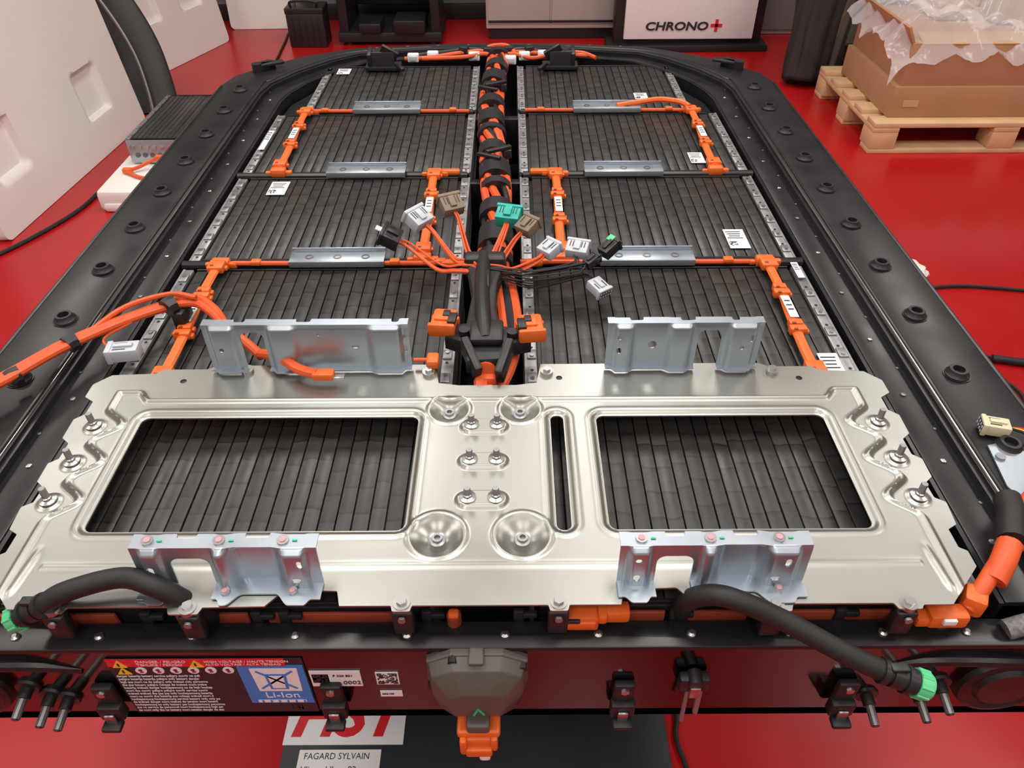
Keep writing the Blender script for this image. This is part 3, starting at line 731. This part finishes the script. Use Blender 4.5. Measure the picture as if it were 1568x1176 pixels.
# ------------------------------------------------------------------ lift table & banner
b = MB('scissor_lift_table')
b.box((0, 1.45, .592), (1.0, 1.2, .04), M_blk, .005)
b.box((0, 1.55, .05), (.9, 1.1, .06), M_blk, .005)
for sx in (-.40, .40):
    for sg in (-1, 1): b.box((sx+sg*.02, 1.45, .328), (.03, 1.12, .05), M_steel, .004, (sg*.44, 0, 0))
    b.cyl((sx-.05, 1.45, .328), (sx+.05, 1.45, .328), .03, M_steel)
for x in (-.4, .4):
    for y in (1.05, 2.05): b.cyl((x, y, 0), (x, y, .03), .03, M_rub)
for x in (-.45, .45):
    for y in (.95, 1.95): b.cyl((x, y, .610), (x, y, .6165), .03, M_rub)
b.finish()
b = MB('floor_banner')
b.box((-.04, .67, .004), (.75, .50, .006), M_mat, .001)
b.box((-.300, .735, .0076), (.235, .125, .0012), M_white)
b.text('HST', .118, Matrix.Translation((-.408, .692, .0084)), M_red, .0003, sx=1.0, shear=.25, bold=.004)
b.box((-.302, .622, .0076), (.158, .082, .0012), M_white)
b.text('FAGARD SYLVAIN', .0172, Matrix.Translation((-.371, .645, .0083)), M_ink, .0002, sx=.92)
b.text('Vliegveldlaan 82', .0172, Matrix.Translation((-.373, .620, .0083)), M_ink, .0002, sx=.96)
b.finish()
b = MB('black_floor_cable'); b.tube([(.35, .80, .006), (.36, .73, .006), (.352, .68, .006), (.365, .60, .006), (.36, .45, .006)], .005, M_rub, 8, 6); b.finish()

# ------------------------------------------------------------------ background: left
def foamsheet(name, p0, p1, Ht, lean, th, recs, m=M_foam):
    p0, p1 = Vector(p0), Vector(p1); d = (p1-p0); L = d.length; d.normalize()
    n = Vector((d.y, -d.x, 0))
    def D(u, v): return sdb(u, v, L/2, Ht/2, L/2, Ht/2, .03)
    def fm(u, v):
        off = np.zeros(u.shape)
        for cu_, cv_, hu, hv in recs:
            dd = sdb(u, v, cu_, cv_, hu, hv, .015); off = off-.03*(1-ss(-.008, .006, dd))
        off = off-v*lean
        return p0.x+d.x*u+n.x*off, p0.y+d.y*u+n.y*off, v+.002
    b = MB(name); b.sheet(D, (0, L, 0, Ht), .012, fm, m, th); return b.finish(ang=.9)
foamsheet('polystyrene_sheet', (-1.935, 2.635, 0), (-1.85, 3.883, 0), 1.15, .11, .05, [(.23, .28, .10, .10), (.92, .26, .10, .10), (.23, .85, .1, .1), (.92, .85, .1, .1)])
foamsheet('polystyrene_sheet', (-2.06, 4.48, 0), (-1.80, 5.25, 0), 1.2, .14, .05, [(.2, .35, .09, .09), (.58, .35, .09, .09)])
foamsheet('polystyrene_sheet', (-1.86, 5.50, 0), (-1.38, 5.52, 0), 1.0, .12, .05, [(.2, .5, .08, .08)])
b = MB('black_bumper_panel')
pts = [(-1.84, 4.00, .0), (-1.86, 4.06, .14), (-1.90, 4.12, .30), (-1.98, 4.16, .48), (-2.10, 4.18, .68), (-2.25, 4.2, .85)]
b.tube(pts, lambda t: .12*(1-.10*t), M_blk, 14, 6, flat=.22)
b.tube([(x+.03, y-.105, z) for x, y, z in pts], .010, M_rivet, 8, 6)
b.tube([(x-.02, y+.11, z) for x, y, z in pts], .014, M_tray, 8, 6)
b.finish()
b = MB('polystyrene_tray'); b.box((-1.44, 3.25, .045), (.48, .72, .09), M_foam, .02); b.box((-1.50, 2.93, .02), (.32, .10, .04), M_foam, .015); b.finish()
LM = bpy.data.objects.new('loose_battery_module', None); scn.collection.objects.link(LM)
o = module_mesh('module_body', .52, .52, parent=LM); o.location = (-1.355, 3.42, .204)
b = MB('module_side_plate'); b.box((0, 0, 0), (.52, .006, .102), M_zinc2, .002)
for k in range(16):
    b.cyl((-.24+k*.0315, -.003, .020), (-.24+k*.0315, -.007, .020), .010, M_steel, seg=10); b.cyl((-.225+k*.0315, -.003, -.015), (-.225+k*.0315, -.007, -.015), .010, M_rivet, seg=10)
b.finish((-1.355, 3.155, .148), parent=LM)
b = MB('orange_lead')
b.tube([(-1.60, 3.06, .105), (-1.56, 3.08, .11), (-1.50, 3.11, .13), (-1.42, 3.12, .15), (-1.36, 3.13, .165)], .008, M_oraC, 8, 6)
b.tube([(-1.60, 3.05, .102), (-1.52, 3.00, .10), (-1.44, 2.99, .10), (-1.36, 3.02, .10)], .008, M_oraC, 8, 6)
b.box((-1.60, 3.06, .105), (.04, .026, .022), M_ora, .006); b.box((-1.47, 3.11, .14), (.035, .02, .02), M_ora, .004); b.finish()
b = MB('black_floor_cable')
b.tube([(-2.4, 2.2, .008), (-2.1, 2.42, .008), (-1.93, 2.53, .008), (-1.78, 2.86, .008), (-1.75, 3.15, .008), (-1.72, 3.60, .008), (-1.66, 3.9, .008)], .008, M_rub, 8, 8)
b.finish()
b = MB('black_floor_cable'); b.tube([(-1.62, 4.15, .007), (-1.48, 4.35, .007), (-1.40, 4.7, .007), (-1.42, 5.1, .007), (-1.45, 5.40, .007)], .007, M_rub, 8, 8); b.finish()
b = MB('black_floor_cable'); b.tube([(1.30, 2.10, .008), (1.38, 2.22, .008), (1.60, 2.28, .008), (1.85, 2.25, .008), (2.2, 2.18, .008)], .006, M_rub, 8, 8)
b.tube([(1.30, 2.18, .008), (1.33, 2.05, .008), (1.42, 1.95, .008), (1.56, 1.86, .012), (1.72, 1.82, .012), (1.95, 1.76, .008)], .005, M_rub, 8, 8)
b.tube([(1.40, 1.98, .008), (1.55, 1.70, .008), (1.44, 1.55, .008), (1.46, 1.42, .008), (1.62, 1.38, .008), (1.9, 1.45, .008)], .005, M_rub, 8, 8)
b.cyl((1.54, 1.86, .014), (1.66, 1.83, .014), .012, M_rub); b.finish()
b = MB('crumpled_tissue')
rt = random.Random(6)
t = bmesh.new(); bmesh.ops.create_icosphere(t, subdivisions=3, radius=.06)
for v in t.verts:
    v.co *= 1+.35*(rt.random()-.5); v.co.z *= .6
b.merge(t, M_foam, Matrix.Translation((1.46, 2.33, .035))); b.finish()

b = MB('car_battery')
b.box((-1.25, 5.18, .10), (.235, .17, .20), M_blk, .008); b.box((-1.25, 5.18, .215), (.24, .175, .035), M_blk, .006)
b.cyl((-1.32, 5.16, .23), (-1.32, 5.16, .255), .012, M_steel); b.cyl((-1.18, 5.16, .23), (-1.18, 5.16, .255), .012, M_steel)
b.tube([(-1.33, 5.12, .225), (-1.32, 5.10, .27), (-1.18, 5.10, .27), (-1.17, 5.12, .225)], .008, M_blk, 8, 5)
for k in range(5): b.box((-1.33+k*.04, 5.093, .10), (.006, .006, .16), M_blk, .002)
b.finish()
b = MB('black_workstation')
b.box((-.73, 5.35, .05), (.66, .45, .06), M_blk, .01)
for x in (-1.02, -.44): b.box((x, 5.35, .48), (.06, .42, .82), M_blk, .01)
b.box((-.73, 5.35, .91), (.70, .5, .05), M_blk, .01); b.box((-.73, 5.45, .52), (.50, .04, .70), M_tray, .01)
b.box((-.60, 5.20, .12), (.20, .22, .08), M_tray, .01); b.box((-.85, 5.2, .11), (.14, .2, .06), M_tray, .01)
for x in (-1.0, -.46):
    for y in (5.17, 5.53): b.cyl((x, y, 0), (x, y, .02), .025, M_rub)
b.finish()
b = MB('storage_cabinet')
b.box((.295, 5.46, .60), (.83, .45, 1.06), M_cab, .006); b.box((.295, 5.46, .035), (.79, .40, .07), M_blk, .004)
for x in (.09, .50): b.box((x, 5.232, .60), (.395, .012, 1.0), M_cab, .004); b.box((x+(.15 if x < .3 else -.15), 5.222, .75), (.012, .014, .12), M_steel, .003)
b.box((.295, 5.228, .115), (.80, .012, .015), M_blk, .002); b.finish()
b = MB('display_stand')
b.box((1.14, 5.03, .50), (.80, .08, .86), M_white, .004)
b.box((1.14, 5.05, .50), (.92, .07, .98), M_blk, .008); b.box((1.14, 5.06, .02), (1.0, .20, .04), M_blk, .006)
TM = Matrix.Translation((.865, 4.986, .125)) @ R90
b.text('CHRONO', .066, TM, M_ink, .002, sx=1.32, shear=.12, bold=.0015)
b.box((1.305, 4.988, .150), (.070, .006, .018), M_red); b.box((1.305, 4.988, .150), (.018, .006, .070), M_red)
b.finish()
b = MB('grey_equipment_case'); b.box((1.80, 5.50, .25), (.26, .34, .50), M_cab, .01); b.box((1.80, 5.325, .25), (.22, .02, .44), M_wall, .006); b.box((1.80, 5.31, .42), (.1, .014, .02), M_blk, .004); b.finish()

b = MB('wooden_pallet')
px0, px1, py0, py1 = 1.715, 2.95, 3.43, 4.24
for k in range(5): b.box(((px0+px1)/2, py0+.05+k*(py1-py0-.1)/4, .133), (px1-px0, .10, .022), M_wood, .003)
for x in (px0+.06, (px0+px1)/2, px1-.06): b.box((x, (py0+py1)/2, .111), (.12, py1-py0, .022), M_wood, .003)
for x in (px0+.06, (px0+px1)/2, px1-.06):
    for y in (py0+.06, (py0+py1)/2, py1-.06): b.box((x, y, .061), (.12, .12, .078), M_wood, .003)
for y in (py0+.05, (py0+py1)/2, py1-.05): b.box(((px0+px1)/2, y, .011), (px1-px0, .10, .022), M_wood, .003)
b.finish()
b = MB('cardboard_box')
b.box((2.36, 3.82, .214), (1.14, .64, .14), M_card, .004)
b.box((2.365, 3.83, .37), (1.10, .63, .20), M_card, .004)
b.box((1.80, 3.82, .50), (.012, .6, .08), M_card, .002, (0, -.5, 0)); b.box((2.38, 3.56, .478), (1.04, .10, .006), M_card2, .002, (.25, 0, 0))
b.box((1.88, 3.4975, .21), (.07, .004, .03), M_tape)
b.finish()
b = MB('cardboard_box')
b.box((2.60, 3.98, .60), (.62, .42, .24), M_card2, .004); b.box((2.60, 3.98, .7215), (.62, .06, .002), M_tape)
for k in range(5): b.cyl((2.38+k*.05, 3.769, .64), (2.38+k*.05, 3.765, .64), .014, M_ink, seg=12)
b.box((2.20, 4.0, .51), (.3, .3, .07), M_card, .004); b.finish()
t = bmesh.new(); n1, n2 = 70, 44; g = {}
rw = random.Random(9)
for i in range(n1+1):
    for j in range(n2+1):
        u = i/n1; v = j/n2
        x = 1.73+1.20*u; y = 3.485+.66*v
        z = .56+.04*math.sin(u*9+v*4)*math.sin(v*7)+.022*math.sin(u*37+v*11+3*math.sin(v*9))+.014*math.sin(v*41+u*13+2*math.sin(u*12))+rw.uniform(-.004, .004)
        if x > 2.22 and y > 3.7: z = max(z, .75+.012*math.sin(u*40+v*22))
        z -= .14*max(0, 1-v*8)+.12*max(0, 1-u*9)
        g[i, j] = t.verts.new((x+.01*math.sin(v*30+u*9), y+.008*math.sin(u*33)-.012*max(0, 1-v*8), z))
for i in range(n1):
    for j in range(n2): t.faces.new((g[i, j], g[i+1, j], g[i+1, j+1], g[i, j+1]))
b = MB('plastic_wrap'); b.merge(t, M_wrap); b.finish(ang=2)

# jacket hung over a small rack, hem touching the floor
b = MB('draped_jacket')
def drape(cx0, cy0, cx1, cy1, rx0, ry0, rx1, ry1, z0, z1, m, ph, n1=80, n2=44):
    t = bmesh.new(); R = []
    for j in range(n2+1):
        v = j/n2; row = []
        for i in range(n1):
            a = 2*PI*i/n1
            f = 1+.09*math.sin(a*4+ph+v*1.5)+.05*math.sin(a*9-v*2+ph)+.03*math.sin(v*16+a*2+ph+1.5*math.sin(a*3))
            rx = (rx0+(rx1-rx0)*v)*f; ry = (ry0+(ry1-ry0)*v)*f
            if v > .9: rx *= 1-.5*((v-.9)/.1)**2; ry *= 1-.5*((v-.9)/.1)**2
            row.append(t.verts.new((cx0+(cx1-cx0)*v+rx*math.cos(a), cy0+(cy1-cy0)*v+ry*math.sin(a), z0+(z1-z0)*v)))
        R.append(row)
    for j in range(n2):
        for i in range(n1): t.faces.new((R[j][i], R[j][(i+1) % n1], R[j+1][(i+1) % n1], R[j+1][i]))
    t.faces.new(R[0][::-1]); t.faces.new(R[-1]); b.merge(t, m)
drape(1.76, 4.44, 1.86, 4.52, .17, .11, .24, .13, .012, 1.02, M_cloth, 0.)
drape(1.90, 4.38, 2.00, 4.46, .09, .06, .13, .09, .22, 1.05, M_cloth2, 1.3)
drape(1.68, 4.34, 1.74, 4.44, .11, .06, .13, .08, .05, .95, M_cloth, 2.1)
drape(1.80, 4.36, 1.86, 4.42, .05, .04, .07, .06, .10, .90, M_cloth2, .4)
b.finish(ang=2)

b = MB('sensor_plug_lead')
conn(b, (.662, .715, .815), 1.3, 0, 0, .022, .016, .034, M_cream)
for k in range(3): b.tube([(.68, .712, .815), (.70, .70+.004*k, .813), (.705, .67, .812), (.735, .645+.006*k, .81), (.78, .62, .80)], .0018, (M_blk, M_yel, M_red)[k], 6, 5)
b.finish()
b = MB('metal_shield_plate'); b.prism([(.635, .62), (.645, .69), (.665, .695), (.72, .65), (.72, .56), (.65, .58)], .8035, .806, M_zinc2); b.cyl((.650, .668, .806), (.650, .668, .809), .006, M_alu); b.finish()
